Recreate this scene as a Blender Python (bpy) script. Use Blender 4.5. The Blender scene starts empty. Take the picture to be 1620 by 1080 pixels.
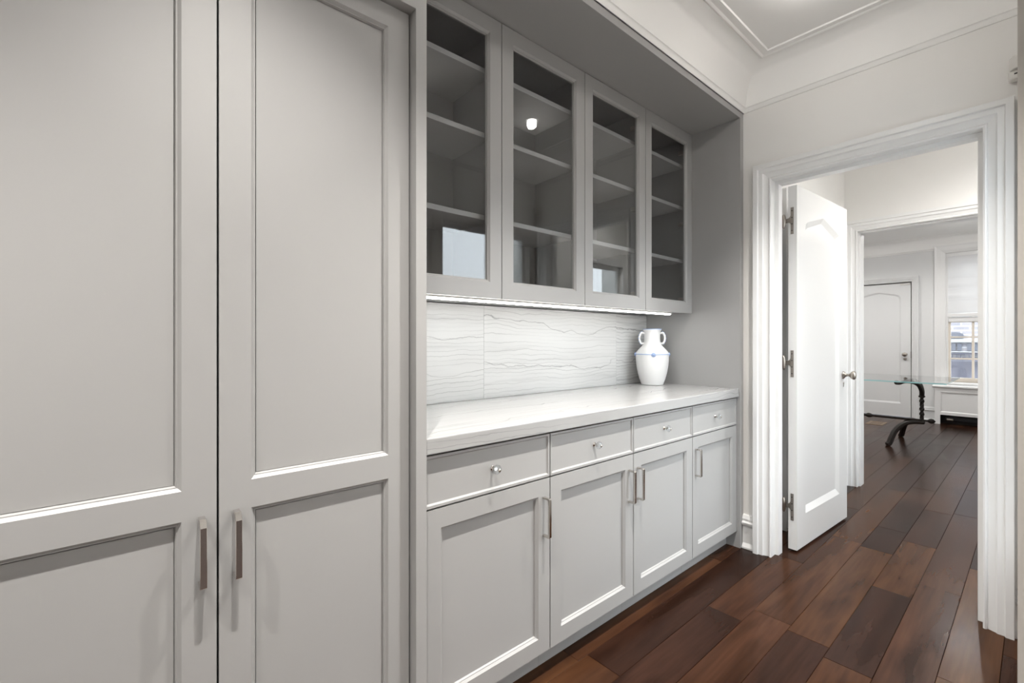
import bpy, bmesh, math, random
from mathutils import Vector, Matrix
R = math.radians
random.seed(7)
SC = bpy.context.scene
COL = SC.collection

# ---------------------------------------------------------------- camera, sky, exposure
YAW = 49.117
cam_d = bpy.data.cameras.new('camera')
cam_d.sensor_width = 36.0
cam_d.lens = 36.0 * 722.0 / 1620.0
cam_d.shift_y = -2.0 / 1620.0
cam_d.clip_start = 0.02
cam = bpy.data.objects.new('camera', cam_d)
cam.location = (0, 0, 1.17)
cam.rotation_euler = (R(90), 0, R(YAW))
COL.objects.link(cam)
SC.camera = cam

world = bpy.data.worlds.new('overcast_sky')
SC.world = world
world.use_nodes = True
wn = world.node_tree.nodes['Background']
_t = world.node_tree                                  # overcast sky above the horizon, dull ground below it
_c = _t.nodes.new('ShaderNodeTexCoord'); _s = _t.nodes.new('ShaderNodeSeparateXYZ'); _r = _t.nodes.new('ShaderNodeValToRGB')
_m = _t.nodes.new('ShaderNodeMapRange'); _m.inputs['From Min'].default_value = -1.0
_t.links.new(_c.outputs['Generated'], _s.inputs[0]); _t.links.new(_s.outputs['Z'], _m.inputs['Value']); _t.links.new(_m.outputs[0], _r.inputs['Fac'])
_r.color_ramp.elements[0].position = 0.47; _r.color_ramp.elements[0].color = (0.22, 0.215, 0.21, 1)
_r.color_ramp.elements[1].position = 0.53; _r.color_ramp.elements[1].color = (0.90, 0.945, 1.0, 1)
_t.links.new(_r.outputs['Color'], wn.inputs['Color'])
wn.inputs['Strength'].default_value = 5.7

SC.view_settings.view_transform = 'Standard'
SC.view_settings.look = 'None'
SC.view_settings.gamma = 1.0
SC.view_settings.use_curve_mapping = False
SC.view_settings.exposure = 0.5
try:
    SC.cycles.max_bounces = 10
    SC.cycles.diffuse_bounces = 6
    SC.cycles.glossy_bounces = 4
    SC.cycles.transparent_max_bounces = 12
    SC.cycles.use_denoising = True
    SC.cycles.sample_clamp_indirect = 6.0
    SC.cycles.caustics_reflective = False
    SC.cycles.caustics_refractive = False
except Exception:
    pass

WARM = (1.0, 0.962, 0.912)
PANTRY_W, VEST_W, FAR_W, KITCHEN_FILL_W = 165.0, 50.0, 44.0, 140.0
PANTRY_SPOT, WIDE_SPOT = R(86), R(160)

# ---------------------------------------------------------------- materials
def mat(name, color=(0.8, 0.8, 0.8), rough=0.5, metal=0.0, spec=0.5, coat=0.0, coat_rough=0.1):
    m = bpy.data.materials.new(name)
    m.use_nodes = True
    b = m.node_tree.nodes['Principled BSDF']
    b.inputs['Base Color'].default_value = (*color, 1)
    b.inputs['Roughness'].default_value = rough
    b.inputs['Metallic'].default_value = metal
    b.inputs['Specular IOR Level'].default_value = spec
    b.inputs['Coat Weight'].default_value = coat
    b.inputs['Coat Roughness'].default_value = coat_rough
    return m

def nt(m):
    t = m.node_tree
    return t, t.nodes, t.links, t.nodes['Principled BSDF']

def paint(name, color, rough, var=0.03, bump=0.02, scale=9.0, spec=0.5):
    """brushed or rolled paint: faint tonal variation and orange-peel relief"""
    m = mat(name, color, rough, spec=spec)
    t, n, l, b = nt(m)
    g = n.new('ShaderNodeNewGeometry')
    a = n.new('ShaderNodeTexNoise'); a.inputs['Scale'].default_value = scale * 0.2
    a.inputs['Detail'].default_value = 4
    l.new(g.outputs['Position'], a.inputs['Vector'])
    r = n.new('ShaderNodeValToRGB')
    r.color_ramp.elements[0].position = 0.3; r.color_ramp.elements[1].position = 0.7
    r.color_ramp.elements[0].color = (*[c * (1 - var) for c in color], 1)
    r.color_ramp.elements[1].color = (*[min(1, c * (1 + var)) for c in color], 1)
    l.new(a.outputs['Fac'], r.inputs['Fac']); l.new(r.outputs['Color'], b.inputs['Base Color'])
    p = n.new('ShaderNodeTexNoise'); p.inputs['Scale'].default_value = scale * 25
    l.new(g.outputs['Position'], p.inputs['Vector'])
    bp = n.new('ShaderNodeBump'); bp.inputs['Strength'].default_value = bump
    bp.inputs['Distance'].default_value = 0.002
    l.new(p.outputs['Fac'], bp.inputs['Height']); l.new(bp.outputs['Normal'], b.inputs['Normal'])
    return m

def emit(name, color, strength):
    m = bpy.data.materials.new(name); m.use_nodes = True
    t = m.node_tree; t.nodes.clear()
    o = t.nodes.new('ShaderNodeOutputMaterial'); e = t.nodes.new('ShaderNodeEmission')
    e.inputs['Color'].default_value = (*color, 1); e.inputs['Strength'].default_value = strength
    t.links.new(e.outputs[0], o.inputs[0])
    return m

def pane_glass(name, tint=(0.97, 0.98, 0.98), ior=1.5, rough=0.0):
    """flat sheet glass: see-through with a Fresnel reflection at each face"""
    m = bpy.data.materials.new(name); m.use_nodes = True
    t = m.node_tree; t.nodes.clear()
    o = t.nodes.new('ShaderNodeOutputMaterial'); mx = t.nodes.new('ShaderNodeMixShader')
    tr = t.nodes.new('ShaderNodeBsdfTransparent'); gl = t.nodes.new('ShaderNodeBsdfGlossy')
    fr = t.nodes.new('ShaderNodeFresnel')
    ge = t.nodes.new('ShaderNodeNewGeometry'); mr = t.nodes.new('ShaderNodeMapRange')   # same index at both faces of the sheet
    mr.inputs['To Min'].default_value = ior; mr.inputs['To Max'].default_value = 1.0 / ior
    t.links.new(ge.outputs['Backfacing'], mr.inputs['Value']); t.links.new(mr.outputs[0], fr.inputs['IOR'])
    tr.inputs['Color'].default_value = (*tint, 1); gl.inputs['Roughness'].default_value = rough
    t.links.new(fr.outputs[0], mx.inputs[0]); t.links.new(tr.outputs[0], mx.inputs[1])
    t.links.new(gl.outputs[0], mx.inputs[2]); t.links.new(mx.outputs[0], o.inputs[0])
    return m

def marble(name, kx, off=0.0, gain=1.0, rough=0.2, base=(0.60, 0.60, 0.592)):
    """white quartzite with long ragged grey veins that run along the counter (world Y)"""
    m = mat(name, base, rough)
    t, n, l, b = nt(m)
    g = n.new('ShaderNodeNewGeometry'); sp = n.new('ShaderNodeSeparateXYZ')
    l.new(g.outputs['Position'], sp.inputs[0])
    def mth(op, a, b=None, c=None):
        q = n.new('ShaderNodeMath'); q.operation = op
        for i, v in enumerate((a, b, c)):
            if v is None: continue
            if isinstance(v, (int, float)): q.inputs[i].default_value = v
            else: l.new(v, q.inputs[i])
        return q.outputs[0]
    q = mth('ADD', mth('MULTIPLY', sp.outputs['X'], kx), sp.outputs['Z'])
    y = mth('ADD', sp.outputs['Y'], off)
    def noise(sy, sq, z, det, qq=q):
        cb = n.new('ShaderNodeCombineXYZ')
        l.new(mth('MULTIPLY', y, sy), cb.inputs[0]); l.new(mth('MULTIPLY', qq, sq), cb.inputs[1]); cb.inputs[2].default_value = z + off
        z_ = n.new('ShaderNodeTexNoise'); z_.inputs['Scale'].default_value = 1.0; z_.inputs['Detail'].default_value = det
        z_.inputs['Roughness'].default_value = 0.6
        l.new(cb.outputs[0], z_.inputs['Vector'])
        return mth('SUBTRACT', z_.outputs['Fac'], 0.5)
    def ramp(v, lo, hi):
        r = n.new('ShaderNodeMapRange'); r.interpolation_type = 'SMOOTHSTEP'
        r.inputs['From Min'].default_value = lo; r.inputs['From Max'].default_value = hi
        l.new(v, r.inputs['Value']); return r.outputs[0]
    def veins(step, a1, a2, w, z, lo, hi):
        d = mth('ADD', mth('MULTIPLY', noise(1.4, 3.0, z, 3), a1), mth('MULTIPLY', noise(14, 12, z + 5, 5), a2))
        v = mth('DIVIDE', mth('ADD', q, d), step)
        fl = mth('FLOOR', v)
        dist = mth('ABSOLUTE', mth('SUBTRACT', mth('FRACT', v), 0.5))
        line = mth('SUBTRACT', 1.0, ramp(dist, 0.0, w))
        st = ramp(noise(1.1, 7.31, z + 9, 2, fl), lo, hi)
        return mth('MULTIPLY', line, st)
    fine = mth('MULTIPLY', veins(0.019, 0.10, 0.016, 0.11, 1.0, -0.20, 0.16), 0.48 * gain)
    soft = mth('MULTIPLY', veins(0.034, 0.12, 0.018, 0.42, 21.0, -0.02, 0.25), 0.16 * gain)
    bold = mth('MULTIPLY', veins(0.19, 0.34, 0.030, 0.022, 41.0, -0.25, 0.05), 0.60 * gain)
    cloud = mth('MULTIPLY', ramp(noise(1.2, 6.0, 61.0, 3), -0.05, 0.25), 0.08 * gain)
    tot = mth('MINIMUM', mth('ADD', mth('ADD', fine, soft), mth('ADD', bold, cloud)), 0.7)
    mx = n.new('ShaderNodeMix'); mx.data_type = 'RGBA'
    mx.inputs[6].default_value = (*base, 1); mx.inputs[7].default_value = (0.13, 0.13, 0.135, 1)
    l.new(tot, mx.inputs['Factor']); l.new(mx.outputs[2], b.inputs['Base Color'])
    return m

def wood_floor(name):
    m = mat(name, (0.07, 0.03, 0.018), 0.3, spec=0.08)
    t, n, l, b = nt(m)
    g = n.new('ShaderNodeNewGeometry'); oi = n.new('ShaderNodeObjectInfo')
    off = n.new('ShaderNodeMath'); off.operation = 'MULTIPLY'; off.inputs[1].default_value = 57.0
    l.new(oi.outputs['Random'], off.inputs[0])
    add = n.new('ShaderNodeVectorMath'); add.operation = 'ADD'
    l.new(g.outputs['Position'], add.inputs[0]); l.new(off.outputs[0], add.inputs[1])
    # broad figure
    mp = n.new('ShaderNodeMapping'); mp.inputs['Scale'].default_value = (9, 1.6, 1)
    l.new(add.outputs[0], mp.inputs['Vector'])
    n1 = n.new('ShaderNodeTexNoise'); n1.inputs['Scale'].default_value = 1.0
    n1.inputs['Detail'].default_value = 3; n1.inputs['Distortion'].default_value = 0.5
    l.new(mp.outputs[0], n1.inputs['Vector'])
    # fine grain
    mp2 = n.new('ShaderNodeMapping'); mp2.inputs['Scale'].default_value = (80, 3.5, 1)
    l.new(add.outputs[0], mp2.inputs['Vector'])
    n2 = n.new('ShaderNodeTexNoise'); n2.inputs['Scale'].default_value = 1.0
    n2.inputs['Detail'].default_value = 4
    l.new(mp2.outputs[0], n2.inputs['Vector'])
    # plank tone
    tone = n.new('ShaderNodeValToRGB')
    e = tone.color_ramp.elements
    e[0].position = 0.0; e[0].color = (0.021, 0.0097, 0.0064, 1)
    e[1].position = 1.0; e[1].color = (0.067, 0.0305, 0.0140, 1)
    for p, c in ((0.2, (0.029, 0.0128, 0.0080, 1)), (0.45, (0.044, 0.0190, 0.0102, 1)), (0.75, (0.056, 0.0245, 0.0121, 1))):
        x = e.new(p); x.color = c
    l.new(oi.outputs['Random'], tone.inputs['Fac'])
    fig = n.new('ShaderNodeValToRGB')
    fig.color_ramp.elements[0].position = 0.28; fig.color_ramp.elements[0].color = (0.45, 0.42, 0.42, 1)
    fig.color_ramp.elements[1].position = 0.72; fig.color_ramp.elements[1].color = (1.3, 1.28, 1.22, 1)
    l.new(n1.outputs['Fac'], fig.inputs['Fac'])
    gr = n.new('ShaderNodeValToRGB')
    gr.color_ramp.elements[0].position = 0.3; gr.color_ramp.elements[0].color = (0.87, 0.86, 0.86, 1)
    gr.color_ramp.elements[1].position = 0.7; gr.color_ramp.elements[1].color = (1.1, 1.1, 1.1, 1)
    l.new(n2.outputs['Fac'], gr.inputs['Fac'])
    # knots
    mp3 = n.new('ShaderNodeMapping'); mp3.inputs['Scale'].default_value = (3.0, 1.1, 1)
    l.new(add.outputs[0], mp3.inputs['Vector'])
    vo = n.new('ShaderNodeTexVoronoi'); vo.inputs['Scale'].default_value = 1.0
    l.new(mp3.outputs[0], vo.inputs['Vector'])
    kn = n.new('ShaderNodeValToRGB')
    kn.color_ramp.elements[0].position = 0.02; kn.color_ramp.elements[0].color = (0.34, 0.32, 0.32, 1)
    kn.color_ramp.elements[1].position = 0.13; kn.color_ramp.elements[1].color = (1, 1, 1, 1)
    l.new(vo.outputs['Distance'], kn.inputs['Fac'])
    def mul(x, y):
        q = n.new('ShaderNodeMix'); q.data_type = 'RGBA'; q.blend_type = 'MULTIPLY'
        q.inputs['Factor'].default_value = 1.0
        l.new(x, q.inputs[6]); l.new(y, q.inputs[7])
        return q.outputs[2]
    c = mul(mul(mul(tone.outputs[0], fig.outputs[0]), gr.outputs[0]), kn.outputs[0])
    l.new(c, b.inputs['Base Color'])
    bp = n.new('ShaderNodeBump'); bp.inputs['Strength'].default_value = 0.03
    bp.inputs['Distance'].default_value = 0.003
    l.new(n1.outputs['Fac'], bp.inputs['Height']); l.new(bp.outputs['Normal'], b.inputs['Normal'])
    rr = n.new('ShaderNodeMapRange'); rr.inputs['To Min'].default_value = 0.18; rr.inputs['To Max'].default_value = 0.30
    l.new(n1.outputs['Fac'], rr.inputs['Value']); l.new(rr.outputs[0], b.inputs['Roughness'])
    return m

M = {}
M['cabinet'] = paint('grey_cabinet_paint', (0.358, 0.3545, 0.3495), 0.42, var=0.012, bump=0.0)
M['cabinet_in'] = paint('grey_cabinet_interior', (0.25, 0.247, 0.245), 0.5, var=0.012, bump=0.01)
M['shelf'] = paint('grey_shelf_paint', (0.50, 0.497, 0.493), 0.45, var=0.012, bump=0.01)
M['wall'] = paint('warm_white_wall_paint', (0.84, 0.83, 0.81), 0.6, var=0.015, bump=0.05)
M['ceiling'] = paint('white_ceiling_paint', (0.90, 0.895, 0.88), 0.7, var=0.01, bump=0.03)
M['trim'] = paint('white_gloss_trim_paint', (0.83, 0.83, 0.825), 0.32, var=0.006, bump=0.0)
M['door'] = paint('white_gloss_door_paint', (0.80, 0.80, 0.795), 0.16, var=0.006, bump=0.0)
M['cool'] = paint('cool_white_wall_paint', (0.74, 0.745, 0.745), 0.6, var=0.012, bump=0.04)
M['dark_gap'] = mat('shadow_gap_black', (0.012, 0.012, 0.012), 0.8)  # black stands in for the shade seen through door and drawer gaps
M['counter'] = marble('quartzite_countertop', 1.0, 1.3, 1.0, 0.18, (0.375, 0.375, 0.373))
M['splash'] = [marble('quartzite_backsplash_%s' % 'abc'[i], 0.0, (5.2, 9.1, 17.4)[i], (0.95, 1.0, 1.9)[i], 0.32) for i in range(3)]
M['chrome'] = mat('polished_nickel', (0.66, 0.63, 0.59), 0.13, 1.0)
M['mirror'] = mat('mirror_polished_nickel', (0.80, 0.77, 0.74), 0.06, 1.0)
M['nickel'] = mat('aged_nickel', (0.42, 0.38, 0.34), 0.28, 1.0)
M['dark_nickel'] = mat('worn_hinge_nickel', (0.30, 0.27, 0.245), 0.36, 1.0)
M['glass'] = pane_glass('cabinet_glass', (0.90, 0.905, 0.91), 1.66)
M['window_glass'] = pane_glass('window_glass', (0.96, 0.98, 0.98), 1.5)
M['wood'] = wood_floor('dark_hand_scraped_wood')
M['subfloor'] = mat('dark_floor_joint', (0.030, 0.014, 0.009), 0.7)
M['alu'] = mat('white_aluminium_channel', (0.8, 0.8, 0.78), 0.4)
M['led'] = emit('warm_white_led', (1.0, 0.985, 0.95), 18.0)
M['lamp'] = emit('downlight_lens', (1.0, 0.95, 0.87), 14.0)
M['greige'] = paint('greige_window_casing', (0.50, 0.475, 0.445), 0.45, var=0.01, bump=0.0)
M['plastic'] = mat('white_plastic', (0.72, 0.70, 0.67), 0.4)
M['iron'] = paint('dark_wrought_iron', (0.016, 0.012, 0.010), 0.5, var=0.3, bump=0.12, scale=6.0, spec=0.25)
M['tawny'] = mat('tan_metal_grille', (0.19, 0.135, 0.09), 0.5)
M['black'] = mat('black_enamel', (0.01, 0.01, 0.012), 0.35)
M['beige_sash'] = mat('tan_sash_paint', (0.80, 0.73, 0.64), 0.45)
M['white_vase'] = mat('white_frosted_vase', (0.80, 0.80, 0.80), 0.3)
M['blue_glass'] = mat('pale_blue_glass', (0.36, 0.47, 0.72), 0.2)
M['clear'] = pane_glass('clear_crystal', (0.93, 0.95, 0.96), 1.75, 0.03)

def table_glass():
    m = pane_glass('table_top_glass', (0.985, 0.995, 0.993), 1.5)
    t = m.node_tree; fr = next(x for x in t.nodes if x.type == 'FRESNEL'); mx = next(x for x in t.nodes if x.type == 'MIX_SHADER')
    ge = next(x for x in t.nodes if x.type == 'NEW_GEOMETRY')
    k = t.nodes.new('ShaderNodeMath'); k.operation = 'SUBTRACT'; k.inputs[0].default_value = 1.0
    q = t.nodes.new('ShaderNodeMath'); q.operation = 'MULTIPLY'
    t.links.new(ge.outputs['Backfacing'], k.inputs[1]); t.links.new(k.outputs[0], q.inputs[0]); t.links.new(fr.outputs[0], q.inputs[1])
    t.links.new(q.outputs[0], mx.inputs[0])        # one reflection per sheet keeps the slab from trapping light
    e = mat('table_glass_edge', (0.36, 0.66, 0.68), 0.12)
    return m, e
M['table_glass'], M['table_edge'] = table_glass()

def shade_mat():
    m = bpy.data.materials.new('white_shade_fabric'); m.use_nodes = True
    t = m.node_tree; t.nodes.clear()
    o = t.nodes.new('ShaderNodeOutputMaterial'); mx = t.nodes.new('ShaderNodeMixShader')
    d = t.nodes.new('ShaderNodeBsdfDiffuse'); tr = t.nodes.new('ShaderNodeBsdfTranslucent')
    d.inputs['Color'].default_value = (0.85, 0.85, 0.85, 1); tr.inputs['Color'].default_value = (0.8, 0.8, 0.8, 1)
    mx.inputs[0].default_value = 0.3
    t.links.new(d.outputs[0], mx.inputs[1]); t.links.new(tr.outputs[0], mx.inputs[2]); t.links.new(mx.outputs[0], o.inputs[0])
    return m
M['shade'] = shade_mat()

def brick_mat():
    m = mat('grey_brick', (0.3, 0.28, 0.28), 0.85)
    t, n, l, b = nt(m)
    g = n.new('ShaderNodeNewGeometry'); sp = n.new('ShaderNodeSeparateXYZ'); cb = n.new('ShaderNodeCombineXYZ')
    l.new(g.outputs['Position'], sp.inputs[0]); l.new(sp.outputs['X'], cb.inputs['X']); l.new(sp.outputs['Z'], cb.inputs['Y'])
    k = n.new('ShaderNodeTexBrick'); k.inputs['Scale'].default_value = 1.0
    k.inputs['Brick Width'].default_value = 0.3; k.inputs['Row Height'].default_value = 0.1
    k.inputs['Mortar Size'].default_value = 0.016
    k.inputs['Color1'].default_value = (0.19, 0.187, 0.21, 1); k.inputs['Color2'].default_value = (0.25, 0.235, 0.245, 1)
    k.inputs['Mortar'].default_value = (0.36, 0.36, 0.38, 1)
    l.new(cb.outputs[0], k.inputs['Vector']); l.new(k.outputs['Color'], b.inputs['Base Color'])
    return m
M['brick'] = brick_mat()
M['stone'] = mat('pale_limestone', (0.3, 0.3, 0.31), 0.8)
M['slate'] = paint('slate_roofing', (0.075, 0.075, 0.095), 0.8, var=0.35, scale=12)
M['pane_dark'] = mat('dark_window_pane', (0.10, 0.105, 0.125), 0.35)

# ---------------------------------------------------------------- mesh helpers
ORI = {}
def box(bm, x0, x1, y0, y1, z0, z1, T=None):
    vs = [bm.verts.new((x, y, z)) for z in (z0, z1) for y in (y0, y1) for x in (x0, x1)]
    for f in ((0, 2, 3, 1), (4, 5, 7, 6), (0, 1, 5, 4), (2, 6, 7, 3), (0, 4, 6, 2), (1, 3, 7, 5)):
        bm.faces.new([vs[i] for i in f])
    if T is not None:
        for v in vs: v.co = T @ v.co
    return vs

def frameX(x0):   # u=+Y, v=+Z, w=+X  (faces that look towards +X)
    return Matrix(((0, 0, 1, x0), (1, 0, 0, 0), (0, 1, 0, 0), (0, 0, 0, 1)))
def frameXn(x0):  # faces that look towards -X: u=-Y
    return Matrix(((0, 0, -1, x0), (-1, 0, 0, 0), (0, 1, 0, 0), (0, 0, 0, 1)))
def frameY(y0):   # faces that look towards -Y: u=+X
    return Matrix(((1, 0, 0, 0), (0, 0, -1, y0), (0, 1, 0, 0), (0, 0, 0, 1)))

def lathe(bm, prof, T, seg=24, cap=True):
    """prof: (radius, height along local z)"""
    rings = []
    for r, h in prof:
        rings.append([bm.verts.new(T @ Vector((r * math.cos(2 * math.pi * i / seg), r * math.sin(2 * math.pi * i / seg), h))) for i in range(seg)])
    for a, b in zip(rings, rings[1:]):
        for i in range(seg):
            j = (i + 1) % seg
            bm.faces.new((a[i], a[j], b[j], b[i]))
    if cap:
        bm.faces.new(list(reversed(rings[0]))); bm.faces.new(rings[-1])

def catmull(P, n=6):
    P = [Vector(p) for p in P]
    Q = [P[0] * 2 - P[1]] + P + [P[-1] * 2 - P[-2]]
    out = []
    for i in range(1, len(Q) - 2):
        for k in range(n):
            t = k / n
            a, b, c, d = Q[i - 1], Q[i], Q[i + 1], Q[i + 2]
            out.append(0.5 * ((2 * b) + (c - a) * t + (2 * a - 5 * b + 4 * c - d) * t * t + (3 * b - a - 3 * c + d) * t ** 3))
    out.append(P[-1])
    return out

def tube(bm, pts, rad, seg=10, twist=0.0, square=False):
    pts = [Vector(p) for p in pts]
    n = len(pts)
    rr = rad if isinstance(rad, (list, tuple)) else [rad] * n
    ref = Vector((0, 0, 1)); rings = []
    t0 = (pts[1] - pts[0]).normalized()
    if abs(t0.dot(ref)) > 0.9: ref = Vector((1, 0, 0))
    nrm = (ref - t0 * ref.dot(t0)).normalized()
    for i, p in enumerate(pts):
        t = (pts[min(i + 1, n - 1)] - pts[max(i - 1, 0)]).normalized()
        nrm = (nrm - t * nrm.dot(t)).normalized()
        bn = t.cross(nrm)
        ring = []
        for k in range(seg):
            a = 2 * math.pi * k / seg + twist * i / (n - 1)
            ring.append(bm.verts.new(p + (nrm * math.cos(a) + bn * math.sin(a)) * rr[i]))
        rings.append(ring)
    for a, b in zip(rings, rings[1:]):
        for k in range(seg):
            j = (k + 1) % seg
            bm.faces.new((a[k], a[j], b[j], b[k]))
    bm.faces.new(list(reversed(rings[0]))); bm.faces.new(rings[-1])

def obj(name, bm, m, parent=None, bevel=0.0, smooth=False, origin=None, seg=2):
    bmesh.ops.recalc_face_normals(bm, faces=bm.faces[:])
    me = bpy.data.meshes.new(name)
    if parent is not None:
        o0 = ORI[parent.name]
    elif origin is not None:
        o0 = Vector(origin)
    else:
        xs = [v.co for v in bm.verts]
        o0 = Vector(((min(v.x for v in xs) + max(v.x for v in xs)) / 2, (min(v.y for v in xs) + max(v.y for v in xs)) / 2, min(v.z for v in xs)))
    for v in bm.verts: v.co -= o0
    bm.to_mesh(me); bm.free()
    for x in (m if isinstance(m, (list, tuple)) else [m]): me.materials.append(x)
    if smooth:
        me.shade_smooth() if hasattr(me, 'shade_smooth') else None
        for p in me.polygons: p.use_smooth = True
        me.set_sharp_from_angle(angle=R(38))
    o = bpy.data.objects.new(name, me); COL.objects.link(o)
    if parent is not None: o.parent = parent
    else: o.location = o0
    ORI[o.name] = o0
    if bevel:
        b = o.modifiers.new('edge', 'BEVEL'); b.width = bevel; b.segments = seg
        b.limit_method = 'ANGLE'; b.angle_limit = R(40)
    return o

def tag(o, label=None, cat=None, group=None, kind=None):
    if label: o['label'] = label
    if cat: o['category'] = cat
    if group: o['group'] = group
    if kind: o['kind'] = kind
    return o
def thing(name, loc, label, cat, group=None):
    o = bpy.data.objects.new(name, None); COL.objects.link(o)
    o.empty_display_size = 0.1
    o.location = loc; ORI[o.name] = Vector(loc)
    return tag(o, label, cat, group)
def struct(name, bm, m, parent=None, **k):
    o = obj(name, bm, m, parent, **k)
    if parent is None: o['kind'] = 'structure'
    return o
def struct_root(name, loc):
    o = bpy.data.objects.new(name, None); COL.objects.link(o)
    o.location = loc; ORI[o.name] = Vector(loc); o['kind'] = 'structure'
    return o
def dup_tree(o, parent=None, delta=(0, 0, 0)):
    c = o.copy(); COL.objects.link(c)
    c.parent = parent
    ORI[c.name] = ORI[o.name] + Vector(delta)
    if parent is None: c.location = o.location + Vector(delta)
    for ch in list(o.children): dup_tree(ch, c, delta)
    return c
def bx(name, m, parent, *b, T=None, bevel=0.0):
    bm = bmesh.new(); box(bm, *b, T=T)
    return obj(name, bm, m, parent, bevel=bevel)
def sbx(name, m, *b, bevel=0.0):
    bm = bmesh.new(); box(bm, *b)
    return struct(name, bm, m, bevel=bevel)

def slab(bm, T, us, vs, holes, w0, w1):
    """slab of grid cells between depth w1 (back) and w0 (front) with through holes"""
    cache = {}
    def V(i, j, w):
        k = (i, j, w)
        if k not in cache: cache[k] = bm.verts.new(T @ Vector((us[i], vs[j], w)))
        return cache[k]
    nu, nv = len(us) - 1, len(vs) - 1
    full = lambda i, j: 0 <= i < nu and 0 <= j < nv and (i, j) not in holes
    for i in range(nu):
        for j in range(nv):
            if not full(i, j): continue
            bm.faces.new((V(i, j, w0), V(i + 1, j, w0), V(i + 1, j + 1, w0), V(i, j + 1, w0)))
            bm.faces.new((V(i, j, w1), V(i, j + 1, w1), V(i + 1, j + 1, w1), V(i + 1, j, w1)))
            if not full(i - 1, j): bm.faces.new((V(i, j, w0), V(i, j + 1, w0), V(i, j + 1, w1), V(i, j, w1)))
            if not full(i + 1, j): bm.faces.new((V(i + 1, j, w0), V(i + 1, j, w1), V(i + 1, j + 1, w1), V(i + 1, j + 1, w0)))
            if not full(i, j - 1): bm.faces.new((V(i, j, w0), V(i, j, w1), V(i + 1, j, w1), V(i + 1, j, w0)))
            if not full(i, j + 1): bm.faces.new((V(i, j + 1, w0), V(i + 1, j + 1, w0), V(i + 1, j + 1, w1), V(i, j + 1, w1)))

def framed(bm, T, us, vs, holes, thick, prof):
    """stile and rail frame: front at w=0, each hole lined with the moulding profile (inset, depth)"""
    cache = {}
    def V(i, j, w):
        k = (i, j, w)
        if k not in cache: cache[k] = bm.verts.new(T @ Vector((us[i], vs[j], w)))
        return cache[k]
    nu, nv = len(us) - 1, len(vs) - 1
    for i in range(nu):
        for j in range(nv):
            if (i, j) in holes:
                ring = [V(i, j, 0), V(i + 1, j, 0), V(i + 1, j + 1, 0), V(i, j + 1, 0)]
                for ins, dep in prof:
                    c = ((us[i] + ins, vs[j] + ins), (us[i + 1] - ins, vs[j] + ins), (us[i + 1] - ins, vs[j + 1] - ins), (us[i] + ins, vs[j + 1] - ins))
                    nr = [bm.verts.new(T @ Vector((a, b, -dep))) for a, b in c]
                    for k in range(4):
                        q = (k + 1) % 4
                        bm.faces.new((ring[k], ring[q], nr[q], nr[k]))
                    ring = nr
                continue
            bm.faces.new((V(i, j, 0), V(i + 1, j, 0), V(i + 1, j + 1, 0), V(i, j + 1, 0)))
    for i in range(nu):
        for j, s in ((0, 0), (nv, 1)):
            bm.faces.new((V(i, j, 0), V(i + 1, j, 0), V(i + 1, j, -thick), V(i, j, -thick)))
    for j in range(nv):
        for i in (0, nu):
            bm.faces.new((V(i, j, 0), V(i, j + 1, 0), V(i, j + 1, -thick), V(i, j, -thick)))

def sweep_u(bm, T, u0, u1, vbot, vtop, prof):
    """door casing: profile (outward offset, proud) swept up a leg, over the head and down, mitred"""
    rows = []
    for o, p in prof:
        rows.append([bm.verts.new(T @ Vector(c)) for c in ((u0 - o, vbot, p), (u0 - o, vtop + o, p), (u1 + o, vtop + o, p), (u1 + o, vbot, p))])
    n = len(rows)
    for a in range(n):
        b = (a + 1) % n
        for k in range(3):
            bm.faces.new((rows[a][k], rows[a][k + 1], rows[b][k + 1], rows[b][k]))
    bm.faces.new([r[0] for r in rows]); bm.faces.new([r[3] for r in reversed(rows)])

def sweep_frame(bm, T, u0, u1, v0, v1, prof):
    """closed picture-frame sweep of (outward offset, proud) round a rectangle"""
    rows = []
    for o, p in prof:
        rows.append([bm.verts.new(T @ Vector(c)) for c in ((u0 - o, v0 - o, p), (u0 - o, v1 + o, p), (u1 + o, v1 + o, p), (u1 + o, v0 - o, p))])
    n = len(rows)
    for a in range(n):
        b = (a + 1) % n
        for k in range(4):
            q = (k + 1) % 4
            bm.faces.new((rows[a][k], rows[a][q], rows[b][q], rows[b][k]))

def sweep_room(bm, x0, x1, y0, y1, prof, closed=True):
    """moulding profile (inset from the walls, z) round a rectangular room"""
    rows = []
    for i, z in prof:
        rows.append([bm.verts.new(c) for c in ((x0 + i, y0 + i, z), (x0 + i, y1 - i, z), (x1 - i, y1 - i, z), (x1 - i, y0 + i, z))])
    for a, b in zip(rows, rows[1:]):
        for k in range(4):
            q = (k + 1) % 4
            bm.faces.new((a[k], a[q], b[q], b[k]))

def run_profile(bm, T, u0, u1, prof):
    """profile (proud, height) extruded along u"""
    a = [bm.verts.new(T @ Vector((u0, h, p))) for p, h in prof]
    b = [bm.verts.new(T @ Vector((u1, h, p))) for p, h in prof]
    n = len(prof)
    for i in range(n):
        j = (i + 1) % n
        bm.faces.new((a[i], a[j], b[j], b[i]))
    bm.faces.new(a); bm.faces.new(list(reversed(b)))

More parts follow.
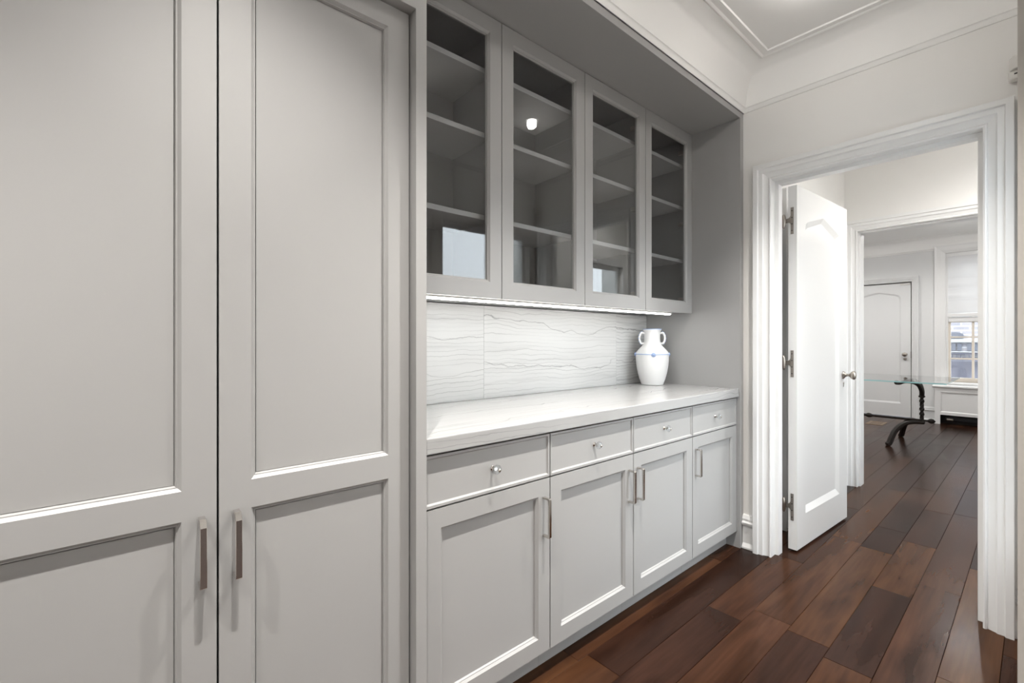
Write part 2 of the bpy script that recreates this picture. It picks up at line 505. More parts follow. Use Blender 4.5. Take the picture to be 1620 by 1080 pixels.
def poly_panel_door(bm, T, W, z0, z1, thick, hole, inner, depth):
    """one-panel door leaf whose sunk panel has a shaped outline"""
    out = [bm.verts.new(T @ Vector(c)) for c in ((0, z0, 0), (W, z0, 0), (W, z1, 0), (0, z1, 0))]
    hv = [bm.verts.new(T @ Vector((a, b, 0))) for a, b in hole]
    iv = [bm.verts.new(T @ Vector((a, b, -depth))) for a, b in inner]
    ed = []
    for L in (out, hv):
        for i in range(len(L)): ed.append(bm.edges.new((L[i], L[(i + 1) % len(L)])))
    bmesh.ops.triangle_fill(bm, use_beauty=True, use_dissolve=False, edges=ed)
    n = len(hv)
    for i in range(n):
        j = (i + 1) % n
        bm.faces.new((hv[i], hv[j], iv[j], iv[i]))
    bk = [bm.verts.new(T @ Vector(c)) for c in ((0, z0, -thick), (W, z0, -thick), (W, z1, -thick), (0, z1, -thick))]
    for i in range(4):
        j = (i + 1) % 4
        bm.faces.new((out[i], out[j], bk[j], bk[i]))
    bm.faces.new(list(reversed(bk)))

def panel_face(bm, T, pts, depth, t=0.006):
    a = [bm.verts.new(T @ Vector((u, v, -depth))) for u, v in pts]
    b = [bm.verts.new(T @ Vector((u, v, -depth - t))) for u, v in pts]
    bm.faces.new(a); bm.faces.new(list(reversed(b)))
    for i in range(len(a)):
        j = (i + 1) % len(a)
        bm.faces.new((a[i], b[i], b[j], a[j]))

# ---------------------------------------------------------------- dimensions (metres)
ZC = 2.64                       # ceiling
XF = -1.10                      # front plane of the built-in
YW = 2.69                       # pantry end wall
YW2 = 2.765                     # its far side
Y2 = 4.48; Y2B = 4.60           # second wall
YF = 9.0                        # far room end wall
XR = 0.005                      # pantry right wall

# ---------------------------------------------------------------- shell: floor
sub = sbx('floor', M['subfloor'], -3.6, 3.6, -2.2, 9.1, -0.08, -0.012)
sub['label'] = 'dark hand-scraped wood plank floor'
def plank(x0, x1, y0, y1):
    bm = bmesh.new()
    e, b = 0.0003, 0.0011
    dz = random.uniform(-0.0005, 0.0004)
    lo = [bm.verts.new((x, y, -0.012)) for x, y in ((x0 + e, y0 + e), (x1 - e, y0 + e), (x1 - e, y1 - e), (x0 + e, y1 - e))]
    mi = [bm.verts.new((v.co.x, v.co.y, -0.0018)) for v in lo]
    hi = [bm.verts.new((x, y, dz)) for x, y in ((x0 + e + b, y0 + e + b), (x1 - e - b, y0 + e + b), (x1 - e - b, y1 - e - b), (x0 + e + b, y1 - e - b))]
    for A, B in ((lo, mi), (mi, hi)):
        for i in range(4):
            j = (i + 1) % 4
            bm.faces.new((A[i], A[j], B[j], B[i]))
    bm.faces.new(hi)
    return obj('plank', bm, M['wood'], sub)
PW = 0.1445
x = -0.956 - 17 * PW
rows = []
while x < 0.75:
    rows.append(x); x += PW
for xr in rows:
    # the pantry and vestibule are narrow; the room beyond is wide
    y = 4.35 if (xr < -1.25 or xr > 0.1) else 0.45
    y -= random.uniform(0, 0.5)
    while y < 9.0:
        far = y > 5.5
        L = random.choice((0.42, 0.75, 0.95, 1.15, 1.35)) if not far else random.uniform(1.0, 1.7)
        y1 = min(y + L, 9.02)
        if 9.02 - y1 < 0.2: y1 = 9.02
        plank(xr, xr + PW, y, y1)
        y = y1

# ---------------------------------------------------------------- shell: walls and ceilings
sbx('wall_left', M['wall'], -1.86, -1.76, -1.7, 2.69, 0, ZC)
sbx('wall_back', M['wall'], -1.86, 0.12, -1.8, -1.7, 0, ZC)
# end wall with the first doorway
DX0, DX1, DTOP = -0.945, -0.150, 2.036
bm = bmesh.new(); slab(bm, frameY(YW), [-1.86, DX0 - 0.012, DX1 + 0.012, 0.34], [0, DTOP + 0.012, ZC], {(1, 0)}, 0, -(YW2 - YW))
struct('wall_far', bm, M['wall'])
# right wall: opening where the camera stands, window nearer the end wall
WY0, WY1, WZ0, WZ1 = 1.75, 2.59, 0.30, 2.03
bm = bmesh.new()
slab(bm, frameX(0.125), [-1.8, -0.60, 0.60, WY0, WY1, YW], [0, WZ0, WZ1, ZC], {(1, 0), (1, 1), (1, 2), (3, 1)}, 0, -0.12)
struct('wall_right', bm, M['wall'])
# above the built-in
sbx('wall_left', M['ceiling'], -1.86, XF + 0.004, -1.7, YW, 2.453, ZC)
# vestibule
VX0, VX1 = -1.04, 0.34
sbx('wall_left', M['wall'], VX0 - 0.1, VX0, YW2, 4.60, 0, ZC)
VY0, VY1, VZ0, VZ1 = 3.70, 4.38, 0.35, 2.00
bm = bmesh.new(); slab(bm, frameXn(VX1), [-4.60, -VY1, -VY0, -YW], [0, VZ0, VZ1, ZC], {(1, 1)}, 0, -0.1)
struct('wall_right', bm, M['wall'])
w3_ = struct_root('window_3', (VX1, 4.04, VZ0))
bm = bmesh.new(); sweep_frame(bm, frameXn(VX1), -VY1, -VY0, VZ0, VZ1, [(0, 0), (0, 0.02), (0.08, 0.03), (0.08, 0)]); obj('casing', bm, M['trim'], w3_)
bm = bmesh.new(); slab(bm, frameXn(VX1 + 0.03), [-VY1, -VY1 + 0.04, -VY0 - 0.04, -VY0], [VZ0, VZ0 + 0.05, 1.18, 1.22, VZ1 - 0.04, VZ1], {(1, 1), (1, 3)}, 0, -0.035); obj('sash', bm, M['trim'], w3_)
for a, b in ((VZ0 + 0.05, 1.18), (1.22, VZ1 - 0.04)): bx('pane', M['window_glass'], w3_, VX1 + 0.045, VX1 + 0.049, VY0 + 0.04, VY1 - 0.04, a, b)
EX0, EX1 = -0.948, -0.10
bm = bmesh.new(); slab(bm, frameY(Y2), [-3.5, EX0 - 0.012, EX1 + 0.012, 0.7], [0, 2.048, ZC], {(1, 0)}, 0, -(Y2B - Y2))
struct('wall_far', bm, M['wall'])
# far room
FX0, FX1 = -3.4, 0.62
GX0, GX1, GZ0, GZ1 = -0.88, 0.16, 0.575, 2.415     # far window opening
FDX0, FDX1, FDT = -2.035, -1.252, 2.045            # far door opening
bm = bmesh.new()
slab(bm, frameY(YF), [FX0 - 0.1, FDX0, FDX1, GX0, GX1, FX1 + 0.1], [0, GZ0, FDT, GZ1, ZC + 0.06], {(1, 0), (1, 1), (3, 1), (3, 2)}, 0, -0.14)
struct('wall_far', bm, M['cool'])
sbx('wall_right', M['cool'], FX1, FX1 + 0.1, Y2B, YF, 0, ZC + 0.06)
sbx('wall_left', M['cool'], FX0 - 0.1, FX0, Y2B, YF, 0, ZC + 0.06)
sbx('ceiling', M['ceiling'], -1.86, 0.13, -1.8, YW + 0.02, ZC, ZC + 0.05)
sbx('ceiling', M['ceiling'], VX0 - 0.1, VX1 + 0.1, YW + 0.02, Y2B, ZC, ZC + 0.05)
sbx('ceiling', M['ceiling'], FX0 - 0.1, FX1 + 0.1, Y2B, YF + 0.1, ZC + 0.02, ZC + 0.07)
# kitchen behind the camera
sbx('wall_right', M['cool'], 3.4, 3.5, -2.1, 1.05, 0, ZC)
sbx('wall_back', M['cool'], 0.125, 3.5, -2.2, -2.1, 0, ZC)
sbx('wall_far', M['cool'], 0.125, 3.5, 0.95, 1.05, 0, ZC)
sbx('ceiling', M['ceiling'], 0.13, 3.5, -2.2, 1.05, ZC, ZC + 0.05)

# cove cornices and ceiling mouldings
def cove(x0, x1, y0, y1, zc, name):
    H, W = 0.165, 0.135
    zb = zc - H
    prof = [(0.0, zb - 0.022), (0.006, zb - 0.022), (0.010, zb - 0.016), (0.011, zb - 0.010), (0.014, zb - 0.004), (0.0195, zb)]
    for k in range(0, 11):
        a = R(90) * k / 10
        prof.append((0.016 + W - (W - 0.004) * math.cos(a), zb + (H - 0.004) * math.sin(a)))
    prof.append((0.016 + W + 0.002, zc))
    bm = bmesh.new(); sweep_room(bm, x0, x1, y0, y1, prof)
    return struct(name, bm, M['ceiling'], smooth=True)
cove(XF, XR, -1.7, YW, ZC, 'trim_1')
bm = bmesh.new()
sweep_room(bm, XF, XR, -1.7, YW, [(0.155, ZC), (0.157, ZC - 0.006), (0.162, ZC - 0.008), (0.168, ZC - 0.006), (0.171, ZC - 0.004), (0.192, ZC - 0.004), (0.194, ZC - 0.006), (0.200, ZC - 0.006), (0.204, ZC)])
struct('trim_2', bm, M['ceiling'])
cove(FX0, FX1, Y2B, YF, ZC + 0.02, 'trim_3')

# casings round the doorways
CAS = [(0.0, 0.0), (0.0, 0.026), (0.006, 0.030), (0.011, 0.027), (0.014, 0.020), (0.036, 0.030), (0.041, 0.037), (0.060, 0.037), (0.064, 0.047), (0.086, 0.047), (0.088, 0.044), (0.088, 0.0)]
bm = bmesh.new(); sweep_u(bm, frameY(YW), DX0, DX1, 0.0, DTOP, CAS)
struct('trim_4', bm, M['trim'])
# jamb lining with stop
JP = [(0.0, 0.0), (0.0, -0.03), (-0.018, -0.03), (-0.018, -0.083), (0.02, -0.083), (0.02, 0.0)]
bm = bmesh.new(); sweep_u(bm, frameY(YW), DX0, DX1, 0.0, DTOP, [(o, p + 0.001) for o, p in JP])
struct('trim_5', bm, M['trim'])
bm = bmesh.new(); sweep_u(bm, frameY(Y2), EX0, EX1, 0.0, 2.036, [(o, p * 0.8) for o, p in CAS[:-2]] + [(0.086, 0.0)])
struct('trim_6', bm, M['trim'])
bm = bmesh.new(); sweep_u(bm, frameY(Y2), EX0, EX1, 0.0, 2.036, [(0.0, 0.001), (0.0, -0.02), (-0.012, -0.02), (-0.012, -0.125), (0.02, -0.125), (0.02, 0.001)])
struct('trim_7', bm, M['trim'])
bm = bmesh.new(); sweep_u(bm, frameY(YF), FDX0 - 0.006, FDX1 + 0.006, 0.0, FDT + 0.006, [(o * 0.9, p * 0.7) for o, p in CAS])
struct('trim_8', bm, M['cool'])
# baseboards
BB = [(0.0, 0.0), (0.026, 0.0), (0.026, 0.010), (0.016, 0.026), (0.014, 0.030), (0.014, 0.128), (0.026, 0.136), (0.028, 0.146), (0.016, 0.154), (0.020, 0.166), (0.012, 0.184), (0.0, 0.186)]
bm = bmesh.new(); run_profile(bm, frameY(YW), XF + 0.002, DX0 - 0.088, BB); struct('baseboard_far', bm, M['trim'])
bm = bmesh.new(); run_profile(bm, frameY(YW), DX1 + 0.088, 0.005, BB); struct('baseboard_far', bm, M['trim'])
bm = bmesh.new(); run_profile(bm, frameY(YF), FDX1 + 0.08, -0.96, [(p * 1.1, h * 1.05) for p, h in BB]); struct('baseboard_far', bm, M['cool'])
bm = bmesh.new(); run_profile(bm, frameY(YF), FX0, FDX0 - 0.08, BB); struct('baseboard_far', bm, M['cool'])
bm = bmesh.new(); run_profile(bm, frameX(VX0), 3.98, 4.44, BB); struct('baseboard_left', bm, M['trim'])

# ---------------------------------------------------------------- pantry window (right wall, seen mirrored in the cabinet glass)
w2 = struct_root('window_2', (0.06, 2.15, WZ0)); w2['label'] = 'bright pantry window mirrored in the first glass cabinet door'
bm = bmesh.new(); sweep_frame(bm, frameXn(XR), -WY1, -WY0, WZ0, WZ1, [(0, 0), (0, 0.03), (0.04, 0.034), (0.06, 0.0395), (0.095, 0.0395), (0.095, 0)])
obj('casing', bm, M['greige'], w2)
bm = bmesh.new(); slab(bm, frameXn(0.03), [-WY1, -WY1 + 0.03, -WY0 - 0.03, -WY0], [WZ0, WZ0 + 0.05, 1.28, 1.31, WZ1 - 0.03, WZ1], {(1, 1), (1, 3)}, 0, -0.035)
obj('sash', bm, M['trim'], w2)
for a, b in ((WZ0 + 0.05, 1.28), (1.31, WZ1 - 0.03)):
    bx('pane', M['window_glass'], w2, 0.046, 0.050, WY0 + 0.03, WY1 - 0.03, a, b)

# ---------------------------------------------------------------- cabinet pieces
MOULD = [(0.0005, 0.0005), (0.0065, 0.0065), (0.0085, 0.0065), (0.011, 0.0125), (0.012, 0.0125)]
def pull(T, parent, u, v0, v1, proud=0.033, wid=0.011, th=0.0075, ch=0.005, m='chrome'):
    """flat bar pull: square bracket with eased outer corners"""
    bm = bmesh.new()
    prof = [(0, v0), (proud - 0.004, v0), (proud, v0 + 0.004), (proud, v1 - ch), (proud - ch * 0.8, v1), (0, v1), (0, v1 - th), (proud - th - ch * 0.6, v1 - th), (proud - th, v1 - th - ch * 0.75), (proud - th, v0 + th), (0, v0 + th)]
    a = [bm.verts.new(T @ Vector((u - wid / 2, v, w))) for w, v in prof]
    b = [bm.verts.new(T @ Vector((u + wid / 2, v, w))) for w, v in prof]
    n = len(prof)
    for i in range(n):
        j = (i + 1) % n
        bm.faces.new((a[i], a[j], b[j], b[i]))
    bm.faces.new(a); bm.faces.new(list(reversed(b)))
    return obj('handle', bm, M[m], parent, bevel=0.001)

# ---- tall cabinet
tall = thing('tall_cabinet', (-1.4, 0.16, 0), 'tall grey built-in pantry cabinet with two full-height panelled doors, at the left', 'cabinet')
TX = -1.131
ty0, tym, ty1 = -0.290, 0.1605, 0.6050
bm = bmesh.new()
slab(bm, frameX(XF), [-1.62, ty0 - 0.005, 0.6100, 0.643], [0, 0.09, 2.064, 2.45], {(1, 1)}, 0, -0.63)
obj('frame', bm, M['cabinet'], tall, bevel=0.0012)
bx('carcass', M['dark_gap'], tall, -1.70, TX - 0.026, ty0 - 0.004, ty1 + 0.0045, 0.095, 2.063)
for a, b, hu in ((ty0, tym - 0.0021, tym - 0.029), (tym + 0.0021, ty1, tym + 0.033)):
    T = frameX(TX)
    us = [a, a + 0.060, b - 0.060, b]; vs = [0.095, 0.165, 0.8035, 0.865, 2.003, 2.061]
    bm = bmesh.new(); framed(bm, T, us, vs, {(1, 1), (1, 3)}, 0.022, MOULD)
    d = obj('door', bm, M['cabinet'], tall)
    for v0, v1 in ((vs[1], vs[2]), (vs[3], vs[4])):
        bm = bmesh.new(); panel_face(bm, T, [(us[1], v0), (us[2], v0), (us[2], v1), (us[1], v1)], 0.0125)
        obj('panel', bm, M['cabinet'], d)
    pull(T, d, hu, 0.667, 0.807, 0.034, 0.0125, 0.008, 0.015, 'mirror')

# ---- surround of the counter niche
sur = thing('niche_surround', (-1.4, 2.67, 0), 'grey end panel and soffit framing the marble counter niche', 'panel')
bx('end_panel', M['cabinet'], sur, -1.755, XF, 2.650, YW - 0.0005, 0.0, 2.4525, bevel=0.001)
bx('soffit', M['cabinet'], sur, -1.755, XF, 0.6435, 2.650, 2.419, 2.4525, bevel=0.001)

# ---- base cabinets: one built, three copied
BX = -1.12
def base_unit(y0):
    r = thing('base_cabinet', (-1.4, y0 + 0.25, 0), '', 'cabinet', 'base cabinets under the marble counter')
    bx('carcass', M['dark_gap'], r, -1.70, BX - 0.023, y0 + 0.001, y0 + 0.499, 0.0885, 0.848)
    bx('toe_kick', M['cabinet'], r, -1.70, -1.178, y0, y0 + 0.4995, 0.0, 0.088)
    T = frameX(BX)
    a, b = y0 + 0.0019, y0 + 0.4983
    us = [a, a + 0.054, b - 0.054, b]; vs = [0.0915, 0.147, 0.634, 0.690]
    bm = bmesh.new(); framed(bm, T, us, vs, {(1, 1)}, 0.0225, MOULD)
    d = obj('door', bm, M['cabinet'], r)
    bm = bmesh.new(); panel_face(bm, T, [(us[1], vs[1]), (us[2], vs[1]), (us[2], vs[2]), (us[1], vs[2])], 0.0125)
    obj('panel', bm, M['cabinet'], d)
    pull(T, d, b - 0.029, 0.494, 0.631)
    us = [a, a + 0.007, b - 0.007, b]; vs = [0.6955, 0.7035, 0.8365, 0.8435]
    bm = bmesh.new(); framed(bm, T, us, vs, {(1, 1)}, 0.0225, [(0.0005, 0.001), (0.003, 0.005), (0.0045, 0.006)])
    dr = obj('drawer', bm, M['cabinet'], r)
    bm = bmesh.new(); panel_face(bm, T, [(us[1], vs[1]), (us[2], vs[1]), (us[2], vs[2]), (us[1], vs[2])], 0.006)
    obj('panel', bm, M['cabinet'], dr)
    KT = Matrix.Translation((BX - 0.006, y0 + 0.249, 0.768)) @ Matrix.Rotation(R(90), 4, 'Y')
    bm = bmesh.new(); lathe(bm, [(0.0085, 0.0), (0.0085, 0.002), (0.006, 0.004), (0.0045, 0.010), (0.006, 0.013), (0.0065, 0.016)], KT, 20)
    obj('knob_stem', bm, M['mirror'], dr, smooth=True)
    bm = bmesh.new(); lathe(bm, [(0.005, 0.0135), (0.011, 0.016), (0.0155, 0.021), (0.0155, 0.026), (0.011, 0.031), (0.004, 0.034)], KT, 8)
    obj('crystal_knob', bm, M['clear'], dr)
    bm = bmesh.new(); lathe(bm, [(0.0055, 0.0332), (0.0055, 0.0355), (0.002, 0.037)], KT, 16)
    obj('knob_cap', bm, M['chrome'], dr, smooth=True)
    return r
bu = [base_unit(0.645)]
for k in range(1, 4): bu.append(dup_tree(bu[0], None, (0, 0.5012 * k, 0)))
for k, lb in enumerate(('grey base cabinet with drawer, nearest of the four, beside the tall cabinet',
                        'second grey base cabinet from the tall cabinet, pull at its right edge',
                        'third grey base cabinet from the tall cabinet, pull at its left edge',
                        'grey base cabinet with drawer at the far end, against the end panel')):
    bu[k]['label'] = lb
    if k >= 2:
        for ch in bu[k].children:
            if ch.name.split('.')[0] == 'door':
                for h in ch.children:
                    if h.name.split('.')[0] == 'handle': h.location.y = -(0.497 - 0.058)

# ---- countertop and backsplash
bm = bmesh.new(); box(bm, -1.70, -1.1075, 0.6445, 2.6485, 0.8505, 0.8968)
ct = obj('countertop', bm, M['counter'], None, bevel=0.003)
tag(ct, 'white marble countertop with long grey veins over the base cabinets', 'countertop')
bsp = thing('backsplash', (-1.71, 1.65, 0.897), 'white marble backsplash with wavy grey veins under the glass cabinets', 'backsplash')
for i, (a, b) in enumerate(((0.6445, 1.298), (1.2988, 2.32), (2.3208, 2.6495))):
    bx('stone_slab', M['splash'][i], bsp, -1.72, -1.7005, a, b, 0.8972, 1.331, bevel=0.0006)

# ---- glass-fronted wall cabinets: one built, three copied
UX = -1.384
UZ0, UZ1 = 1.332, 2.4175
def wall_unit(y0):
    r = thing('wall_cabinet', (-1.55, y0 + 0.25, UZ0), '', 'cabinet', 'glass-fronted wall cabinets')
    y1 = y0 + 0.5005
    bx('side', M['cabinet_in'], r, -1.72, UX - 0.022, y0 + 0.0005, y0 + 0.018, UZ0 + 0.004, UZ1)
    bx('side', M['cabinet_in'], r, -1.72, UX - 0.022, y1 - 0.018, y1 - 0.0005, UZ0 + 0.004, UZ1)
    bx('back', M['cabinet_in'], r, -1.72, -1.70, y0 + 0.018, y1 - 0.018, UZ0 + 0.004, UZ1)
    bx('bottom', M['cabinet'], r, -1.70, UX - 0.022, y0 + 0.018, y1 - 0.018, UZ0 + 0.004, UZ0 + 0.026)
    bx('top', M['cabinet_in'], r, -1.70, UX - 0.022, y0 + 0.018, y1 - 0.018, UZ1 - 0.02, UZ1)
    for z in (1.664, 1.989, 2.244):
        bx('shelf', M['shelf'], r, -1.699, -1.435, y0 + 0.0185, y1 - 0.0185, z - 0.020, z, bevel=0.001)
    T = frameX(UX)
    a, b = y0 + 0.0015, y1 - 0.0015
    us = [a, a + 0.056, b - 0.056, b]; vs = [UZ0, UZ0 + 0.061, UZ1 - 0.060, UZ1 - 0.002]
    bm = bmesh.new(); framed(bm, T, us, vs, {(1, 1)}, 0.021, MOULD + [(0.012, 0.021)])
    d = obj('door', bm, M['cabinet'], r)
    bx('glass_pane', M['glass'], d, UX - 0.0175, UX - 0.0135, us[1] + 0.004, us[2] - 0.004, vs[1] + 0.004, vs[2] - 0.004)
    for z in (1.42, 1.88, 2.32):
        bm = bmesh.new()
        box(bm, UX - 0.075, UX - 0.022, b - 0.032, b - 0.0185, z - 0.012, z + 0.012)
        obj('hinge', bm, M['nickel'], d, bevel=0.003)
    return r
uu = [wall_unit(0.6445)]
for k in range(1, 4): uu.append(dup_tree(uu[0], None, (0, 0.5012 * k, 0)))
for k, lb in enumerate(('grey glass-fronted wall cabinet cut off by the tall cabinet',
                        'second glass-fronted wall cabinet from the left, mirroring a ceiling light',
                        'third glass-fronted wall cabinet from the left',
                        'glass-fronted wall cabinet at the right end, above the vase')):
    uu[k]['label'] = lb
    for ch in uu[k].children:
        if k in (1,) and ch.name.split('.')[0] == 'door':
            for h in ch.children:
                if h.name.split('.')[0] == 'hinge': h.location.y = -(0.4975 - 0.0505)

# ---- under-cabinet light
ls = thing('light_strip', (-1.45, 1.56, UZ0), 'slim white light strip glowing under the glass cabinets', 'light')
bx('channel', M['alu'], ls, -1.466, -1.434, 0.655, 2.506, UZ0 - 0.004, UZ0 + 0.0035, bevel=0.001)
bm = bmesh.new()
box(bm, -1.461, -1.439, 0.660, 2.500, UZ0 - 0.0105, UZ0 - 0.0042)
obj('diffuser', bm, M['led'], ls, bevel=0.003)

# ---- vase
va = Vector((-1.563, 2.497, 0.8968))
vs_ = thing('vase', va, 'white two-handled vase with pale blue rings on the marble counter', 'vase')
prof = [(0.060, 0.0), (0.066, 0.003), (0.0675, 0.012), (0.0765, 0.035), (0.0870, 0.075), (0.0945, 0.118), (0.0975, 0.155), (0.0982, 0.180), (0.0975, 0.192), (0.092, 0.204), (0.078, 0.220), (0.064, 0.234), (0.054, 0.247), (0.0485, 0.262), (0.0465, 0.285), (0.0465, 0.310), (0.0485, 0.326), (0.054, 0.336), (0.056, 0.3415), (0.053, 0.3415), (0.045, 0.327), (0.043, 0.26), (0.05, 0.24), (0.08, 0.19), (0.06, 0.02), (0.0, 0.015)]
bm = bmesh.new()
seg = 48
rings = []
for r_, h_ in prof:
    ring = []
    for i in range(seg):
        a = 2 * math.pi * i / seg
        k = 1 + (0.006 * math.cos(a * 24) if 0.03 < h_ < 0.16 else 0)
        ring.append(bm.verts.new(va + Vector((max(r_, 0.0005) * k * math.cos(a), max(r_, 0.0005) * k * math.sin(a), h_))))
    rings.append(ring)
for a, b in zip(rings, rings[1:]):
    for i in range(seg):
        j = (i + 1) % seg
        bm.faces.new((a[i], a[j], b[j], b[i]))
bm.faces.new(list(reversed(rings[0])))
obj('body', bm, M['white_vase'], vs_, smooth=True)
def ringz(r, z, t, name, n=48):
    bm = bmesh.new(); c = va + Vector((0, 0, z))
    P = [c + Vector((r * math.cos(2 * math.pi * i / n), r * math.sin(2 * math.pi * i / n), 0)) for i in range(n)]
    rr = []
    for i, p in enumerate(P):
        d = (p - c).normalized()
        rr.append([bm.verts.new(p + d * t * math.cos(R(60 * k)) + Vector((0, 0, t * math.sin(R(60 * k))))) for k in range(6)])
    for i in range(n):
        A, B = rr[i], rr[(i + 1) % n]
        for k in range(6): bm.faces.new((A[k], A[(k + 1) % 6], B[(k + 1) % 6], B[k]))
    o = obj(name, bm, M['blue_glass'], vs_, smooth=True); o['label'] = 'pale blue glass ring'
ringz(0.0985, 0.188, 0.0028, 'shoulder_band')
ringz(0.0552, 0.3405, 0.0022, 'rim_band')
side = math.atan2(math.sin(R(YAW)), math.cos(R(YAW)))      # handles lie across the view
for k in (0, 1):
    a = side + math.pi * k
    dv = Vector((math.cos(a), math.sin(a), 0))
    bm = bmesh.new()
    C0 = va + dv * 0.0475
    P = catmull([C0 + Vector((0, 0, 0.316)), C0 + dv * 0.018 + Vector((0, 0, 0.318)), C0 + dv * 0.029 + Vector((0, 0, 0.300)), C0 + dv * 0.030 + Vector((0, 0, 0.275)), C0 + dv * 0.020 + Vector((0, 0, 0.254)), C0 + dv * 0.002 + Vector((0, 0, 0.254))], 5)
    tube(bm, P, 0.0062, 8)
    hd = obj('handle', bm, M['white_vase'], vs_, smooth=True)
    for q in range(6):
        p = P[4 + q * 3] if 4 + q * 3 < len(P) else P[-1]
        bm = bmesh.new()
        bmesh.ops.create_uvsphere(bm, u_segments=8, v_segments=6, radius=0.0038, matrix=Matrix.Translation(p + (p - (C0 + dv * 0.01 + Vector((0, 0, 0.286)))).normalized() * 0.0065))
        obj('bead', bm, M['blue_glass'], hd, smooth=True)
look = math.atan2(-va.y, -va.x)
for da in (0.08, 1.75, -1.5):
    a = look + da
    dv = Vector((math.cos(a), math.sin(a), 0))
    c = va + dv * 0.0995 + Vector((0, 0, 0.186))
    T = Matrix.Translation(c) @ dv.to_track_quat('Z', 'Y').to_matrix().to_4x4()
    bm = bmesh.new(); lathe(bm, [(0.0135, -0.002), (0.0135, 0.002), (0.010, 0.005), (0.0055, 0.0045), (0.0045, 0.008), (0.001, 0.009)], T, 12)
    obj('rosette', bm, M['blue_glass'], vs_, smooth=True)['label'] = 'pale blue glass rosette'

# ---------------------------------------------------------------- open door (door_1)
ang = R(86.6)
u3 = Vector((math.cos(ang), math.sin(ang), 0)); w3 = Vector((math.sin(ang), -math.cos(ang), 0))
A = Vector((-0.872, 2.828, 0))
TD = Matrix(((u3.x, 0, w3.x, A.x), (u3.y, 0, w3.y, A.y), (0, 1, 0, 0), (0, 0, 0, 1)))
d1 = struct_root('door_1', (A.x, A.y, 0.012)); d1['label'] = 'glossy white one-panel door standing open beyond the first doorway'
DW = 0.792
def arch(u0, u1, v0, vs, vp, c):
    m = (u0 + u1) / 2
    return [(u0, v0), (u1, v0), (u1, vs - c), (u1 - c * 0.35, vs - c * 0.25), (u1 - c * 1.2, vs + c * 0.18), (m, vp), (u0 + c * 1.2, vs + c * 0.18), (u0 + c * 0.35, vs - c * 0.25), (u0, vs - c)]
hole = arch(0.118, 0.655, 0.192, 1.838, 1.902, 0.028)
inner = arch(0.150, 0.623, 0.226, 1.812, 1.872, 0.028)
bm = bmesh.new(); poly_panel_door(bm, TD, DW, 0.012, 2.026, 0.044, hole, inner, 0.014)
obj('leaf', bm, M['door'], d1)
bm = bmesh.new(); panel_face(bm, TD, inner, 0.014, 0.004); obj('panel', bm, M['door'], d1)
for zc in (1.832, 1.040, 0.246):
    bm = bmesh.new()
    box(bm, -0.003, 0.0005, zc - 0.074, zc + 0.074, -0.0315, -0.0165, T=TD)
    h = obj('hinge', bm, M['dark_nickel'], d1, bevel=0.001)
    bm = bmesh.new()
    a = [(-0.0315, zc + 0.030), (-0.0345, zc + 0.022), (-0.041, zc + 0.0165), (-0.062, zc + 0.0135), (-0.062, zc - 0.010), (-0.041, zc - 0.0075), (-0.0345, zc - 0.012), (-0.0315, zc - 0.020)]
    f = [bm.verts.new(TD @ Vector((-0.003, v, w))) for w, v in a]; g = [bm.verts.new(TD @ Vector((0.0005, v, w))) for w, v in a]
    bm.faces.new(f); bm.faces.new(list(reversed(g)))
    for i in range(len(a)):
        j = (i + 1) % len(a); bm.faces.new((f[i], g[i], g[j], f[j]))
    obj('hinge_arm', bm, M['dark_nickel'], h)
    bm = bmesh.new()
    KT = Matrix.Translation(TD @ Vector((-0.002, zc + 0.003, -0.0665)))
    lathe(bm, [(0.003, -0.040), (0.0065, -0.036), (0.0105, -0.022), (0.0115, 0.0), (0.0105, 0.022), (0.0065, 0.036), (0.003, 0.040)], KT, 16)
    obj('knuckle', bm, M['nickel'], h, smooth=True)
    bm = bmesh.new(); box(bm, -0.040, -0.004, zc - 0.03, zc + 0.03, -0.0755, -0.0725, T=TD)
    obj('jamb_plate', bm, M['dark_nickel'], h)
    for dz in (-0.055, -0.018, 0.018, 0.055):
        bm = bmesh.new(); lathe(bm, [(0.003, 0), (0.003, 0.0008), (0.001, 0.0012)], Matrix.Translation(TD @ Vector((-0.003, zc + dz, -0.024))) @ Vector(-u3).to_track_quat('Z', 'Y').to_matrix().to_4x4(), 10)
        obj('screw', bm, M['black'], h)
def knob(T, parent, m, r=0.025):
    bm = bmesh.new()
    k = r / 0.027
    lathe(bm, [(0.024 * k, 0.0), (0.0235 * k, 0.004 * k), (0.015 * k, 0.010 * k), (0.009 * k, 0.016 * k), (0.0075 * k, 0.026 * k), (0.010 * k, 0.034 * k), (0.020 * k, 0.041 * k), (0.0265 * k, 0.050 * k), (0.027 * k, 0.056 * k), (0.022 * k, 0.063 * k), (0.010 * k, 0.067 * k)], T, 28)
    return obj('door_knob', bm, m, parent, smooth=True)
KT = Matrix.Translation(TD @ Vector((0.722, 0.946, 0))) @ w3.to_track_quat('Z', 'Y').to_matrix().to_4x4()
knob(KT, d1, M['nickel'], 0.028)
bm = bmesh.new()
T = TD @ Matrix.Translation((0.728, 0.892, 0))
lathe(bm, [(0.0075, -0.001), (0.0075, 0.003), (0.005, 0.0045)], T, 14)
box(bm, -0.0045, 0.0045, -0.022, -0.004, -0.001, 0.0025, T=T)
obj('keyhole_cover', bm, M['nickel'], d1)
# back-side knob of the same door
KT = Matrix.Translation(TD @ Vector((0.722, 0.946, -0.044))) @ (-w3).to_track_quat('Z', 'Y').to_matrix().to_4x4()

